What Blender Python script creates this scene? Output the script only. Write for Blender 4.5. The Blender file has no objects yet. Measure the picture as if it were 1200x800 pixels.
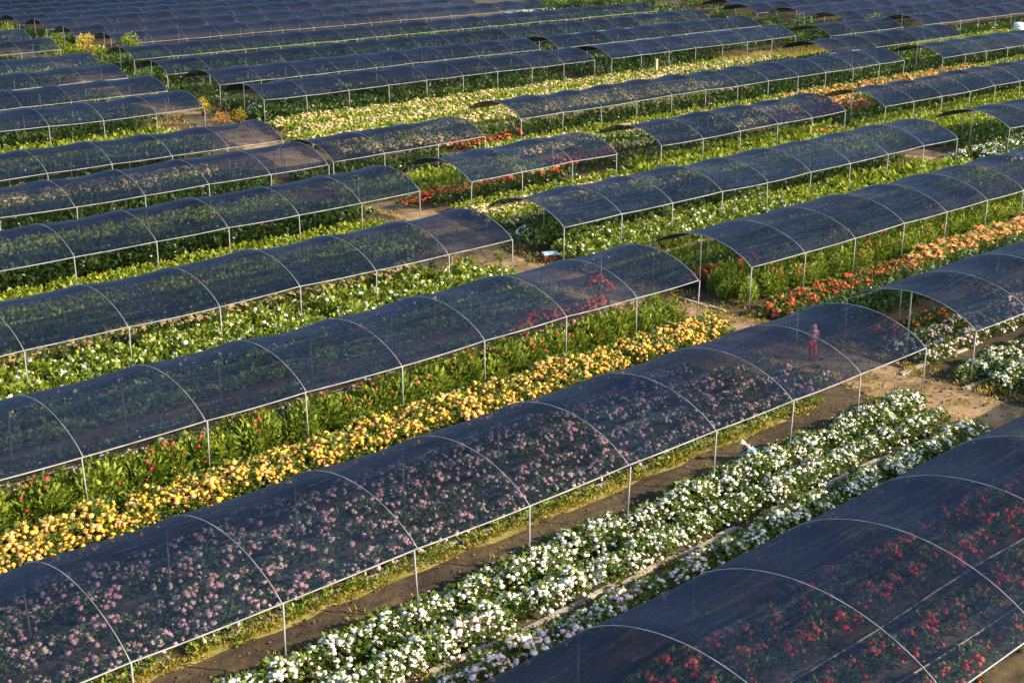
import bpy, math, random
import numpy as np
from mathutils import Vector, Matrix

sc = bpy.context.scene
COL = sc.collection
random.seed(7)
rng = np.random.default_rng(11)

# ------------------------------------------------------------------ camera
YAW = math.radians(41.9046)                       # direction of the tunnels
U = Vector((math.cos(YAW), math.sin(YAW), 0)); V = Vector((-math.sin(YAW), math.cos(YAW), 0))
CAM_H = 18.381; PITCH = math.radians(19.005); ROLL = math.radians(0.106); FPX = 1595.0
def W(u, v, z=0.0): return U * u + V * v + Vector((0, 0, z))
fw = Vector((0, math.cos(PITCH), -math.sin(PITCH))); up = Vector((0, math.sin(PITCH), math.cos(PITCH))); rt = Vector((1, 0, 0))
r2 = rt * math.cos(ROLL) + up * math.sin(ROLL); u2 = -rt * math.sin(ROLL) + up * math.cos(ROLL)
cam = bpy.data.objects.new('camera', bpy.data.cameras.new('camera')); COL.objects.link(cam)
cam.matrix_world = Matrix(((r2.x, u2.x, -fw.x, 0), (r2.y, u2.y, -fw.y, 0), (r2.z, u2.z, -fw.z, CAM_H), (0, 0, 0, 1)))
cam.data.sensor_width = 36; cam.data.lens = FPX / 1200 * 36
cam.data.clip_start = 0.5; cam.data.clip_end = 6000
sc.camera = cam

# ------------------------------------------------------------------ sky, sun, exposure
SUN = (U * 1.10 - V * 1.62 + Vector((0, 0, 1.0))).normalized()
EL = math.asin(SUN.z)
w = bpy.data.worlds.new('World'); sc.world = w; w.use_nodes = True
nt = w.node_tree; nt.nodes.clear()
sky = nt.nodes.new('ShaderNodeTexSky'); sky.sky_type = 'NISHITA'; sky.sun_disc = False
sky.sun_elevation = EL; sky.sun_rotation = math.atan2(SUN.x, SUN.y); sky.air_density = 1.0; sky.dust_density = 0.6; sky.ozone_density = 2.0
bg = nt.nodes.new('ShaderNodeBackground'); bg.inputs[1].default_value = 0.145
wo = nt.nodes.new('ShaderNodeOutputWorld')
nt.links.new(sky.outputs[0], bg.inputs[0]); nt.links.new(bg.outputs[0], wo.inputs[0])
sl = bpy.data.lights.new('sun', 'SUN'); sl.energy = 4.5; sl.angle = math.radians(0.5); sl.color = (1.0, 0.83, 0.60)
so = bpy.data.objects.new('sun', sl); COL.objects.link(so); so.rotation_euler = SUN.to_track_quat('Z', 'Y').to_euler(); so.location = (40, -40, 60)
sc.view_settings.view_transform = 'Standard'; sc.view_settings.look = 'None'
sc.view_settings.gamma = 1.0; sc.view_settings.use_curve_mapping = False; sc.view_settings.exposure = 1.38
sc.cycles.transparent_max_bounces = 24; sc.cycles.max_bounces = 5; sc.cycles.diffuse_bounces = 2
sc.cycles.glossy_bounces = 2; sc.cycles.transmission_bounces = 3

# ------------------------------------------------------------------ materials
def newmat(name):
    m = bpy.data.materials.new(name); m.use_nodes = True; m.node_tree.nodes.clear()
    n = m.node_tree.nodes; o = n.new('ShaderNodeOutputMaterial')
    return m, n, m.node_tree.links, o
def ramp(n, stops):
    r = n.new('ShaderNodeValToRGB'); e = r.color_ramp.elements
    while len(e) < len(stops): e.new(0.5)
    for k, (p, c) in enumerate(stops): e[k].position = p; e[k].color = (*c, 1)
    return r
def noise(n, l, scale, detail=4, coord='Object', rough=0.55):
    tc = n.new('ShaderNodeTexCoord'); t = n.new('ShaderNodeTexNoise'); t.inputs['Scale'].default_value = scale
    t.inputs['Detail'].default_value = detail; t.inputs['Roughness'].default_value = rough
    l.new(tc.outputs[coord], t.inputs['Vector']); return t
def math_node(n, l, op, a, b=None):
    k = n.new('ShaderNodeMath'); k.operation = op
    for i, x in enumerate((a, b)):
        if x is None: continue
        if isinstance(x, (int, float)): k.inputs[i].default_value = x
        else: l.new(x, k.inputs[i])
    return k.outputs[0]

def simple(name, c, rough=0.6, metal=0.0, var=0.25, scale=6.0, bump=0.0):
    m, n, l, o = newmat(name)
    b = n.new('ShaderNodeBsdfPrincipled'); b.inputs['Roughness'].default_value = rough; b.inputs['Metallic'].default_value = metal
    t = noise(n, l, scale)
    r = ramp(n, [(0.3, tuple(x * (1 - var) for x in c)), (0.7, tuple(min(1, x * (1 + var)) for x in c))])
    l.new(t.outputs['Fac'], r.inputs[0]); l.new(r.outputs[0], b.inputs['Base Color'])
    if bump:
        bp = n.new('ShaderNodeBump'); bp.inputs['Strength'].default_value = bump; l.new(t.outputs['Fac'], bp.inputs['Height']); l.new(bp.outputs[0], b.inputs['Normal'])
    l.new(b.outputs[0], o.inputs[0]); return m

def net_material():
    # woven shade cloth: threads cover a fixed share of the sheet, so the share of sheet one sees through falls as the sheet is met at a slant
    m, n, l, o = newmat('shade_cloth')
    g = n.new('ShaderNodeNewGeometry')
    d = n.new('ShaderNodeVectorMath'); d.operation = 'DOT_PRODUCT'
    l.new(g.outputs['Incoming'], d.inputs[0]); l.new(g.outputs['True Normal'], d.inputs[1])
    c = math_node(n, l, 'MAXIMUM', math_node(n, l, 'ABSOLUTE', d.outputs['Value']), 0.28)
    nz = noise(n, l, 0.55, 5)
    t0 = n.new('ShaderNodeMapRange'); t0.inputs['From Min'].default_value = 0.3; t0.inputs['From Max'].default_value = 0.7
    t0.inputs['To Min'].default_value = 0.48; t0.inputs['To Max'].default_value = 0.64
    l.new(nz.outputs['Fac'], t0.inputs['Value'])
    wv = noise(n, l, 15.0, 4, rough=0.85); mpw = n.new('ShaderNodeMapRange'); mpw.inputs['To Min'].default_value = -0.24; mpw.inputs['To Max'].default_value = 0.24
    mpw.inputs['From Min'].default_value = 0.25; mpw.inputs['From Max'].default_value = 0.75; l.new(wv.outputs['Fac'], mpw.inputs['Value'])
    bay = n.new('ShaderNodeAttribute'); bay.attribute_name = 'tint'
    t1 = math_node(n, l, 'ADD', math_node(n, l, 'ADD', t0.outputs[0], mpw.outputs[0]), math_node(n, l, 'MULTIPLY', math_node(n, l, 'SUBTRACT', bay.outputs['Fac'], 0.5), 0.12))
    tr = math_node(n, l, 'POWER', math_node(n, l, 'MAXIMUM', t1, 0.05), math_node(n, l, 'DIVIDE', 1.0, c))
    # dust and fallen petals lodged in the weave
    fine = noise(n, l, 9.0, 6, rough=0.75)
    streak_tc = n.new('ShaderNodeTexCoord'); mp = n.new('ShaderNodeMapping'); mp.inputs['Scale'].default_value = (0.35, 5.0, 2.0)
    l.new(streak_tc.outputs['Object'], mp.inputs['Vector'])
    st = n.new('ShaderNodeTexNoise'); st.inputs['Scale'].default_value = 1.3; st.inputs['Detail'].default_value = 6; l.new(mp.outputs[0], st.inputs['Vector'])
    sm = math_node(n, l, 'ADD', math_node(n, l, 'MULTIPLY', fine.outputs['Fac'], 0.55), math_node(n, l, 'MULTIPLY', st.outputs['Fac'], 0.45))
    r = ramp(n, [(0.36, (0.0068, 0.0130, 0.0310)), (0.5, (0.0108, 0.0195, 0.0430)), (0.59, (0.020, 0.031, 0.056)), (0.67, (0.10, 0.10, 0.105))])
    l.new(sm, r.inputs[0])
    oi = n.new('ShaderNodeObjectInfo'); fade = n.new('ShaderNodeMapRange'); fade.inputs['To Min'].default_value = 0.45; fade.inputs['To Max'].default_value = 1.0
    l.new(math_node(n, l, 'ADD', math_node(n, l, 'MULTIPLY', oi.outputs['Random'], 0.6), math_node(n, l, 'MULTIPLY', math_node(n, l, 'FRACT', math_node(n, l, 'ADD', bay.outputs['Fac'], 2.15)), 0.4)), fade.inputs['Value'])
    vm = n.new('ShaderNodeVectorMath'); vm.operation = 'SCALE'; l.new(r.outputs[0], vm.inputs[0]); l.new(fade.outputs[0], vm.inputs['Scale'])
    df = n.new('ShaderNodeBsdfDiffuse'); l.new(vm.outputs[0], df.inputs[0])
    gl = n.new('ShaderNodeBsdfGlossy'); gl.inputs['Roughness'].default_value = 0.42; gl.inputs['Color'].default_value = (0.75, 0.85, 1.0, 1)
    fr = n.new('ShaderNodeFresnel'); fr.inputs['IOR'].default_value = 1.28
    mx = n.new('ShaderNodeMixShader'); l.new(math_node(n, l, 'MULTIPLY', fr.outputs[0], 0.12), mx.inputs[0]); l.new(df.outputs[0], mx.inputs[1]); l.new(gl.outputs[0], mx.inputs[2])
    tp = n.new('ShaderNodeBsdfTransparent')
    m2 = n.new('ShaderNodeMixShader'); l.new(tr, m2.inputs[0]); l.new(mx.outputs[0], m2.inputs[1]); l.new(tp.outputs[0], m2.inputs[2])
    l.new(m2.outputs[0], o.inputs[0]); return m

def leaf_material(name, c1, c2, c3):
    m, n, l, o = newmat(name)
    a = n.new('ShaderNodeAttribute'); a.attribute_name = 'tint'
    oi = n.new('ShaderNodeObjectInfo')
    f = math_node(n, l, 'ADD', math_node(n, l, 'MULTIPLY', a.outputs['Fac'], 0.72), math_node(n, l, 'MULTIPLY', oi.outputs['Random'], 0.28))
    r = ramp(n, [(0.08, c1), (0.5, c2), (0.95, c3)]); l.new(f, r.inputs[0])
    b = n.new('ShaderNodeBsdfPrincipled'); b.inputs['Roughness'].default_value = 0.5; b.inputs['Specular IOR Level'].default_value = 0.35
    l.new(r.outputs[0], b.inputs['Base Color'])
    t = n.new('ShaderNodeBsdfTranslucent'); l.new(r.outputs[0], t.inputs[0])
    mx = n.new('ShaderNodeMixShader'); mx.inputs[0].default_value = 0.28; l.new(b.outputs[0], mx.inputs[1]); l.new(t.outputs[0], mx.inputs[2])
    l.new(mx.outputs[0], o.inputs[0]); return m

def petal_material(name, stops):
    m, n, l, o = newmat(name)
    a = n.new('ShaderNodeAttribute'); a.attribute_name = 'tint'
    r = ramp(n, stops); l.new(a.outputs['Fac'], r.inputs[0])
    b = n.new('ShaderNodeBsdfPrincipled'); b.inputs['Roughness'].default_value = 0.65; b.inputs['Specular IOR Level'].default_value = 0.2
    l.new(r.outputs[0], b.inputs['Base Color'])
    t = n.new('ShaderNodeBsdfTranslucent'); l.new(r.outputs[0], t.inputs[0])
    mx = n.new('ShaderNodeMixShader'); mx.inputs[0].default_value = 0.2; l.new(b.outputs[0], mx.inputs[1]); l.new(t.outputs[0], mx.inputs[2])
    l.new(mx.outputs[0], o.inputs[0]); return m

def ground_material():
    m, n, l, o = newmat('field_soil')
    a = noise(n, l, 0.35, 6); c = noise(n, l, 3.0, 8, rough=0.7)
    f = math_node(n, l, 'ADD', math_node(n, l, 'MULTIPLY', a.outputs['Fac'], 0.6), math_node(n, l, 'MULTIPLY', c.outputs['Fac'], 0.4))
    r = ramp(n, [(0.36, (0.040, 0.030, 0.020)), (0.47, (0.065, 0.048, 0.031)), (0.55, (0.10, 0.072, 0.040)), (0.66, (0.09, 0.085, 0.030))])
    l.new(f, r.inputs[0])
    b = n.new('ShaderNodeBsdfPrincipled'); b.inputs['Roughness'].default_value = 0.95; b.inputs['Specular IOR Level'].default_value = 0.1
    l.new(r.outputs[0], b.inputs['Base Color'])
    bp = n.new('ShaderNodeBump'); bp.inputs['Strength'].default_value = 0.6; bp.inputs['Distance'].default_value = 0.08; l.new(c.outputs['Fac'], bp.inputs['Height']); l.new(bp.outputs[0], b.inputs['Normal'])
    l.new(b.outputs[0], o.inputs[0]); return m

def path_material(name, stops, scale=1.1):
    m, n, l, o = newmat(name)
    a = noise(n, l, scale, 7, rough=0.62); c = noise(n, l, 14.0, 6, rough=0.7)
    f = math_node(n, l, 'ADD', math_node(n, l, 'MULTIPLY', a.outputs['Fac'], 0.65), math_node(n, l, 'MULTIPLY', c.outputs['Fac'], 0.35))
    r = ramp(n, stops); l.new(f, r.inputs[0])
    b = n.new('ShaderNodeBsdfPrincipled'); b.inputs['Roughness'].default_value = 0.95; b.inputs['Specular IOR Level'].default_value = 0.1
    l.new(r.outputs[0], b.inputs['Base Color'])
    bp = n.new('ShaderNodeBump'); bp.inputs['Strength'].default_value = 0.5; bp.inputs['Distance'].default_value = 0.05; l.new(f, bp.inputs['Height']); l.new(bp.outputs[0], b.inputs['Normal'])
    l.new(b.outputs[0], o.inputs[0]); return m

M = {}
M['net'] = net_material()
M['pipe'] = simple('galvanised_pipe', (0.25, 0.245, 0.24), 0.6, 0.15, 0.42, 1.6)
M['kerb'] = simple('pale_concrete', (0.31, 0.275, 0.225), 0.9, 0, 0.35, 5, 0.3)
M['ground'] = ground_material()
M['path'] = path_material('dry_dirt', [(0.36, (0.07, 0.062, 0.022)), (0.44, (0.17, 0.115, 0.058)), (0.53, (0.29, 0.19, 0.10)), (0.64, (0.40, 0.27, 0.15))], 0.8)
M['dry_grass'] = path_material('dry_grass_soil', [(0.36, (0.10, 0.13, 0.025)), (0.5, (0.26, 0.23, 0.06)), (0.64, (0.40, 0.32, 0.15))])
M['slab'] = path_material('pale_concrete_road', [(0.3, (0.40, 0.36, 0.30)), (0.7, (0.60, 0.55, 0.47))])
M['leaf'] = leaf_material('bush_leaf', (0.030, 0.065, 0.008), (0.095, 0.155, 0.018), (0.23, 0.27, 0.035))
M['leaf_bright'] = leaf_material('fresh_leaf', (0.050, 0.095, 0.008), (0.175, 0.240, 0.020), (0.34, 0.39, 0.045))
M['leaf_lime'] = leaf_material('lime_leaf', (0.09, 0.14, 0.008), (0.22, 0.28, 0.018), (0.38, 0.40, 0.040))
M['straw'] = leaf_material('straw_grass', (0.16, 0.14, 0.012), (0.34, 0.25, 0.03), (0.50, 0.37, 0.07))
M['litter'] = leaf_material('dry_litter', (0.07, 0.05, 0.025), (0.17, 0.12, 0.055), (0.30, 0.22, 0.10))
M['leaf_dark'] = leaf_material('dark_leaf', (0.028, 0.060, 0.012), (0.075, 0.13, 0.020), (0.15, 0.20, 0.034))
M['white'] = petal_material('white_petal', [(0.0, (0.78, 0.74, 0.55)), (0.3, (0.82, 0.79, 0.66)), (0.85, (0.84, 0.80, 0.72)), (0.93, (0.80, 0.66, 0.62)), (1.0, (0.52, 0.42, 0.26))])
M['yellow'] = petal_material('yellow_petal', [(0.0, (0.82, 0.43, 0.03)), (0.5, (0.84, 0.49, 0.085)), (0.8, (0.84, 0.44, 0.18)), (1.0, (0.80, 0.32, 0.17))])
M['pink'] = petal_material('pink_petal', [(0.0, (0.82, 0.38, 0.44)), (0.5, (0.84, 0.52, 0.55)), (0.85, (0.86, 0.68, 0.64)), (1.0, (0.80, 0.72, 0.46))])
M['palepink'] = petal_material('pale_pink_petal', [(0.0, (0.82, 0.50, 0.50)), (0.5, (0.84, 0.64, 0.60)), (1.0, (0.84, 0.76, 0.70))])
M['red'] = petal_material('red_petal', [(0.0, (0.62, 0.045, 0.035)), (0.6, (0.70, 0.085, 0.045)), (1.0, (0.74, 0.20, 0.09))])
M['crimson'] = petal_material('crimson_petal', [(0.0, (0.50, 0.025, 0.045)), (0.7, (0.62, 0.06, 0.06)), (1.0, (0.70, 0.25, 0.08))])
M['orange'] = petal_material('orange_petal', [(0.0, (0.76, 0.20, 0.07)), (0.5, (0.80, 0.30, 0.14)), (1.0, (0.82, 0.46, 0.22))])
M['cream'] = petal_material('cream_petal', [(0.0, (0.78, 0.52, 0.16)), (0.5, (0.82, 0.62, 0.30)), (0.85, (0.82, 0.56, 0.40)), (1.0, (0.78, 0.40, 0.30))])
M['gold'] = leaf_material('golden_leaf', (0.40, 0.26, 0.02), (0.60, 0.42, 0.03), (0.72, 0.56, 0.08))
M['amber'] = leaf_material('amber_leaf', (0.50, 0.22, 0.03), (0.66, 0.34, 0.06), (0.74, 0.48, 0.14))
M['bark'] = simple('bark', (0.11, 0.08, 0.055), 0.9, 0, 0.3, 8, 0.4)
M['skin'] = simple('skin', (0.42, 0.25, 0.17), 0.55, 0, 0.08, 10)
M['hair'] = simple('dark_hair', (0.02, 0.016, 0.014), 0.6, 0, 0.2, 20)
M['cl_pink'] = simple('pink_cotton', (0.85, 0.32, 0.45), 0.85, 0, 0.15, 12)
M['cl_red'] = simple('red_cotton', (0.92, 0.10, 0.06), 0.85, 0, 0.2, 9)
M['cl_blue'] = simple('blue_cotton', (0.09, 0.24, 0.48), 0.85, 0, 0.3, 9)
M['cl_dark'] = simple('navy_cotton', (0.03, 0.04, 0.08), 0.85, 0, 0.2, 9)
M['boot'] = simple('rubber_boot', (0.06, 0.05, 0.045), 0.5, 0, 0.2, 9)
M['hat'] = simple('straw_hat', (0.42, 0.35, 0.22), 0.85, 0, 0.1, 20)
M['sack'] = simple('white_plastic_sack', (0.76, 0.78, 0.78), 0.5, 0, 0.06, 4, 0.5)
M['crate_red'] = simple('brown_red_plastic', (0.22, 0.06, 0.04), 0.5, 0, 0.2, 6)
M['crate_lid'] = simple('pale_blue_plastic', (0.42, 0.58, 0.64), 0.5, 0, 0.1, 6)
M['tank'] = simple('white_tank_plastic', (0.78, 0.78, 0.76), 0.45, 0, 0.06, 3)
M['wood'] = simple('weathered_wood', (0.38, 0.27, 0.15), 0.9, 0, 0.3, 6)

# ------------------------------------------------------------------ mesh helpers
class MB:
    def __init__(s): s.v = []; s.f = []
    def add(s, vs, fs):
        b = len(s.v); s.v += [tuple(x) for x in vs]; s.f += [tuple(i + b for i in f) for f in fs]; return s
    def tube(s, pts, r, n=6, caps=True):
        pts = [Vector(p) for p in pts]; vs = []; fs = []
        rr = r if isinstance(r, (list, tuple)) else [r] * len(pts)
        for i, p in enumerate(pts):
            t = (pts[min(i + 1, len(pts) - 1)] - pts[max(i - 1, 0)]).normalized()
            a = t.cross(Vector((0, 0, 1)) if abs(t.z) < 0.9 else Vector((1, 0, 0))).normalized(); b = t.cross(a)
            for k in range(n):
                q = 2 * math.pi * k / n; vs.append(p + (a * math.cos(q) + b * math.sin(q)) * rr[i])
        for i in range(len(pts) - 1):
            for k in range(n): fs.append((i * n + k, i * n + (k + 1) % n, (i + 1) * n + (k + 1) % n, (i + 1) * n + k))
        if caps: fs.append(tuple(range(n))[::-1]); fs.append(tuple((len(pts) - 1) * n + k for k in range(n)))
        return s.add(vs, fs)
    def box(s, c, d, rz=0.0):
        cx, cy, cz = c; x, y, z = d[0] / 2, d[1] / 2, d[2] / 2; ca, sa = math.cos(rz), math.sin(rz)
        vs = [(cx + i * x * ca - j * y * sa, cy + i * x * sa + j * y * ca, cz + k * z) for k in (-1, 1) for j in (-1, 1) for i in (-1, 1)]
        return s.add(vs, [(0, 2, 3, 1), (4, 5, 7, 6), (0, 1, 5, 4), (2, 6, 7, 3), (0, 4, 6, 2), (1, 3, 7, 5)])
    def lathe(s, prof, n=14, c=(0, 0, 0)):
        vs = []; fs = []
        for (r, z) in prof:
            for k in range(n): vs.append((c[0] + r * math.cos(2 * math.pi * k / n), c[1] + r * math.sin(2 * math.pi * k / n), c[2] + z))
        for i in range(len(prof) - 1):
            for k in range(n): fs.append((i * n + k, i * n + (k + 1) % n, (i + 1) * n + (k + 1) % n, (i + 1) * n + k))
        fs.append(tuple(range(n))[::-1]); fs.append(tuple((len(prof) - 1) * n + k for k in range(n)))
        return s.add(vs, fs)
    def mesh(s, name, mat, smooth=False):
        me = bpy.data.meshes.new(name); me.from_pydata(s.v, [], s.f); me.materials.append(mat)
        if smooth: me.polygons.foreach_set('use_smooth', [True] * len(me.polygons))
        me.update(); return me
def link(name, me, parent=None, loc=None, rz=0.0, scale=None):
    o = bpy.data.objects.new(name, me); COL.objects.link(o)
    if parent is not None: o.parent = parent
    if loc is not None: o.location = loc
    if rz: o.rotation_euler = (0, 0, rz)
    if scale is not None: o.scale = scale
    return o
def tag(o, label=None, cat=None, group=None, kind=None):
    if label: o['label'] = label
    if cat: o['category'] = cat
    if group: o['group'] = group
    if kind: o['kind'] = kind
    return o
def empty(name, u, v, z=0.0, rz=YAW):
    o = bpy.data.objects.new(name, None); COL.objects.link(o); o.location = W(u, v, z); o.rotation_euler = (0, 0, rz); o.empty_display_size = 0.3
    return o

# ------------------------------------------------------------------ ground, paths
def sheet(name, pts, mat, z):
    me = bpy.data.meshes.new(name); me.from_pydata([tuple(W(a, b, z)) for a, b in pts], [], [tuple(range(len(pts)))]); me.materials.append(mat)
    return tag(link(name, me), kind='structure')
gm = bpy.data.meshes.new('ground'); S = 4000
gm.from_pydata([(-S, -S, 0), (S, -S, 0), (S, S, 0), (-S, S, 0)], [], [(0, 1, 2, 3)]); gm.materials.append(M['ground'])
tag(link('ground', gm), kind='structure')
def strip(name, line, mat, z, wob=0.25):
    left = []; right = []
    for i in range(len(line) - 1):
        (a, b, w0), (c, d, w1) = line[i], line[i + 1]
        n = max(2, int(math.hypot(c - a, d - b) / 0.8)); L = math.hypot(c - a, d - b); nx, ny = -(d - b) / L, (c - a) / L
        for k in range(n):
            t = k / n; ww = (w0 + (w1 - w0) * t) / 2
            x, y = a + (c - a) * t, b + (d - b) * t
            e1, e2 = random.uniform(-wob, wob), random.uniform(-wob, wob)
            left.append((x + nx * (ww + e1), y + ny * (ww + e1))); right.append((x - nx * (ww + e2), y - ny * (ww + e2)))
    vs = [tuple(W(a, b, z)) for a, b in left] + [tuple(W(a, b, z)) for a, b in right]; n = len(left)
    fs = [(i, i + n, i + 1 + n, i + 1) for i in range(n - 1)]
    me = bpy.data.meshes.new(name); me.from_pydata(vs, [], fs); me.materials.append(mat)
    for p in me.polygons:
        if p.normal.z < 0: p.flip()
    me.update()
    return tag(link(name, me), kind='structure')
strip('dirt_path', [(43.0, 6, 2.8), (43.1, 24, 3.0), (43.7, 36, 3.0), (43.0, 50, 3.2), (46.0, 58, 2.8), (47.2, 67, 2.6), (49.3, 76, 2.8), (52.2, 89, 3.2), (53.9, 98, 3.0), (54.5, 107, 3.6), (56.2, 117, 5.0), (59.6, 128, 4.0), (60.6, 140, 3.0), (60.6, 190, 2.5)], M['path'], 0.004)
strip('dirt_path', [(82.9, 44, 3.0), (83.5, 53, 3.4), (85.6, 60, 2.6)], M['path'], 0.004)
strip('dirt_path', [(112.9, 68, 2.4), (113.5, 76, 2.8)], M['path'], 0.004)
strip('dry_grass_patch', [(3, 26.98, 0.42), (38, 26.98, 0.42)], M['dry_grass'], 0.005, 0.16)
strip('dry_grass_patch', [(108, 91.0, 4.5), (118, 90.6, 6.0), (129, 89.5, 4.0)], M['dry_grass'], 0.004, 0.5)
strip('concrete_road', [(128.5, 145.2, 4.0), (135, 143.6, 5.0), (141, 142, 4.0)], M['slab'], 0.004, 0.3)

def furrowed(name, u0, u1, v0, v1, amp, seed):
    r = random.Random(seed); nu, nv = int((u1 - u0) / 0.16), int((v1 - v0) / 0.11); ph = [r.uniform(0, 6.28) for _ in range(8)]
    vs = []
    for i in range(nu + 1):
        for j in range(nv + 1):
            a, b = u0 + (u1 - u0) * i / nu, v0 + (v1 - v0) * j / nv; e = min(1, 4 * min(j, nv - j) / nv, i / 4, (nu - i) / 4)
            z = math.sin(b * 9.5 + 0.5 * math.sin(a * 0.6 + ph[0])) * 0.45 + math.sin(a * 1.7 + b * 2.1 + ph[1]) * 0.3 + math.sin(a * 3.9 - b * 4.3 + ph[2]) * 0.25 + r.gauss(0, 0.35)
            vs.append(tuple(W(a, b, 0.006 + max(0, (amp * (0.8 + z)) * e))))
    fs = [(i * (nv + 1) + j, (i + 1) * (nv + 1) + j, (i + 1) * (nv + 1) + j + 1, i * (nv + 1) + j + 1) for i in range(nu) for j in range(nv)]
    me = bpy.data.meshes.new(name); me.from_pydata(vs, [], fs); me.materials.append(M['ground']); me.polygons.foreach_set('use_smooth', [True] * len(me.polygons)); me.update()
    return tag(link(name, me), kind='structure')
furrowed('furrowed_soil', 2, 41.0, 24.9, 26.7, 0.035, 3)
furrowed('furrowed_soil', 8, 58, 11.5, 19.8, 0.05, 4)
# ------------------------------------------------------------------ shade-net tunnels
SP = 3.92; WID = 5.7; EAVE = 2.1; RISE = 0.9
def prof(t, rise=RISE): return rise * max(0.0, 1 - (2 * t - 1) ** 2) ** 0.85
arch_meshes = {}
def arch_mesh(n, wid, rise):
    if (n, wid) not in arch_meshes:
        arch_meshes[(n, wid)] = MB().tube([(0, wid * k / 20, EAVE + prof(k / 20, rise) + 0.010) for k in range(21)], 0.010 if n == 5 else 0.0135, n).mesh('arch', M['pipe'], True)
    return arch_meshes[(n, wid)]
post_meshes = {}
def post_mesh(h):
    if h not in post_meshes:
        post_meshes[h] = MB().tube([(0, 0, -0.15), (0, 0, h)], 0.025, 8).mesh('post', M['pipe'], True)
    return post_meshes[h]
TUNNELS = []
def tunnel(v, u0, u1, label, anchor='end', detail=2, wid=WID, rise=RISE):
    """front eave at v, running from u0 to u1; bays counted from the anchored end"""
    nb = max(1, round((u1 - u0) / SP))
    sp = SP
    if anchor == 'both': sp = (u1 - u0) / nb
    us = [u1 - sp * (nb - k) for k in range(nb + 1)] if anchor == 'end' else [u0 + sp * k for k in range(nb + 1)]
    ub = us[0]
    root = tag(empty('shade_tunnel', ub, v), label, 'shade tunnel', 'shade-net tunnels over the flower beds')
    dz = [random.gauss(0, 0.036) for _ in us]; jit = [random.gauss(0, 0.07) for _ in us]
    if detail < 2: dz = [d * 0.6 for d in dz]
    xs = [us[k] - ub + (jit[k] if 0 < k < nb else 0) for k in range(nb + 1)]
    NU, NV = (7, 20) if detail == 2 else ((5, 12) if detail == 1 else (4, 10))
    vs = []; rows = 0; sags = [random.uniform(0.07, 0.17) for _ in range(nb)]
    skew = [random.uniform(-0.05, 0.05) for _ in range(nb)]
    def zoff(k, a, t):
        base = dz[k] * (1 - a) + dz[min(k + 1, nb)] * a
        if k >= nb: return dz[nb]
        return base - (sags[k] + skew[k] * (2 * t - 1)) * math.sin(math.pi * a) ** 0.8 * (0.16 + 0.84 * (4 * t * (1 - t)) ** 0.6)
    wa = [(random.uniform(0.6, 2.6), random.uniform(0.8, 3.0), random.uniform(0, 6.28), random.uniform(0.004, 0.014)) for _ in range(7)]
    def wrinkle(x, t): return sum(a_ * math.sin(f1 * x + f2 * 3 * t * (1 + 0.3 * math.sin(x * 0.7)) + p_) for f1, f2, p_, a_ in wa) * (4 * t * (1 - t)) ** 0.5
    cols = []
    for k in range(nb):
        for i in range(NU): cols.append((k, i / NU))
    cols.append((nb, 0.0))
    ts = [j / NV for j in range(NV + 1)]
    for (k, a) in cols:
        x = xs[k] + (xs[k + 1] - xs[k]) * a if k < nb else xs[nb]
        end = 0.0
        if k == 0 and a == 0: x -= 0.05
        if k == nb: x += 0.05
        for t in ts: vs.append((x, wid * t, EAVE + prof(t, rise) + 0.012 + zoff(k, a, t) + (wrinkle(x, t) if a else 0) + random.uniform(-0.010, 0.010)))
    n = NV + 1; fs = []
    for c in range(len(cols) - 1):
        for j in range(NV): fs.append((c * n + j, (c + 1) * n + j, (c + 1) * n + j + 1, c * n + j + 1))
    me = bpy.data.meshes.new('net'); me.from_pydata(vs, [], fs); me.materials.append(M['net'])
    me.polygons.foreach_set('use_smooth', [True] * len(me.polygons)); me.update()
    bt = [random.random() for _ in range(nb)]
    at = me.attributes.new('tint', 'FLOAT', 'FACE'); at.data.foreach_set('value', [bt[cols[c][0]] - (0.7 if ts[j] >= 0.5 else 0.0) for c in range(len(cols) - 1) for j in range(NV)])
    link('net', me, root)
    sides = 6 if detail == 2 else 5
    am = arch_mesh(sides, wid, rise)
    for k in range(nb + 1): link('arch', am, root, (xs[k], 0, dz[k]))
    for t, nm in ((0.0, 'eave_pipe'), (1.0, 'eave_pipe')):
        if detail == 0 and t: continue
        pts = []
        for (k, a) in cols:
            x = xs[k] + (xs[k + 1] - xs[k]) * a if k < nb else xs[nb]
            pts.append((x, wid * t, EAVE + prof(t, rise) + zoff(k, a, t) + (0.012 if t == 0 else -0.02)))
        link(nm, MB().tube(pts, 0.021 if t == 0 else 0.015, sides).mesh(nm, M['pipe'], True), root)
    for k in range(nb + 1):
        for t in ((0.0, 0.5, 1.0) if (detail and anchor == 'start' and k == 0) else ((0.0, 1.0) if detail == 2 else (0.0,))):
            o = link('post', post_mesh(round(EAVE + prof(t, rise), 3)), root, (xs[k], wid * t, dz[k]))
            o.rotation_euler = (random.gauss(0, 0.014), random.gauss(0, 0.018), 0)
    TUNNELS.append((v, us[0], us[-1])); return root, ub, xs, dz

def ul(v): return -2 + 0.4 * v - 9
def ur(v): return 4 + 1.9 * v + 8
SN = 'dark shade-net tunnel '
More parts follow.
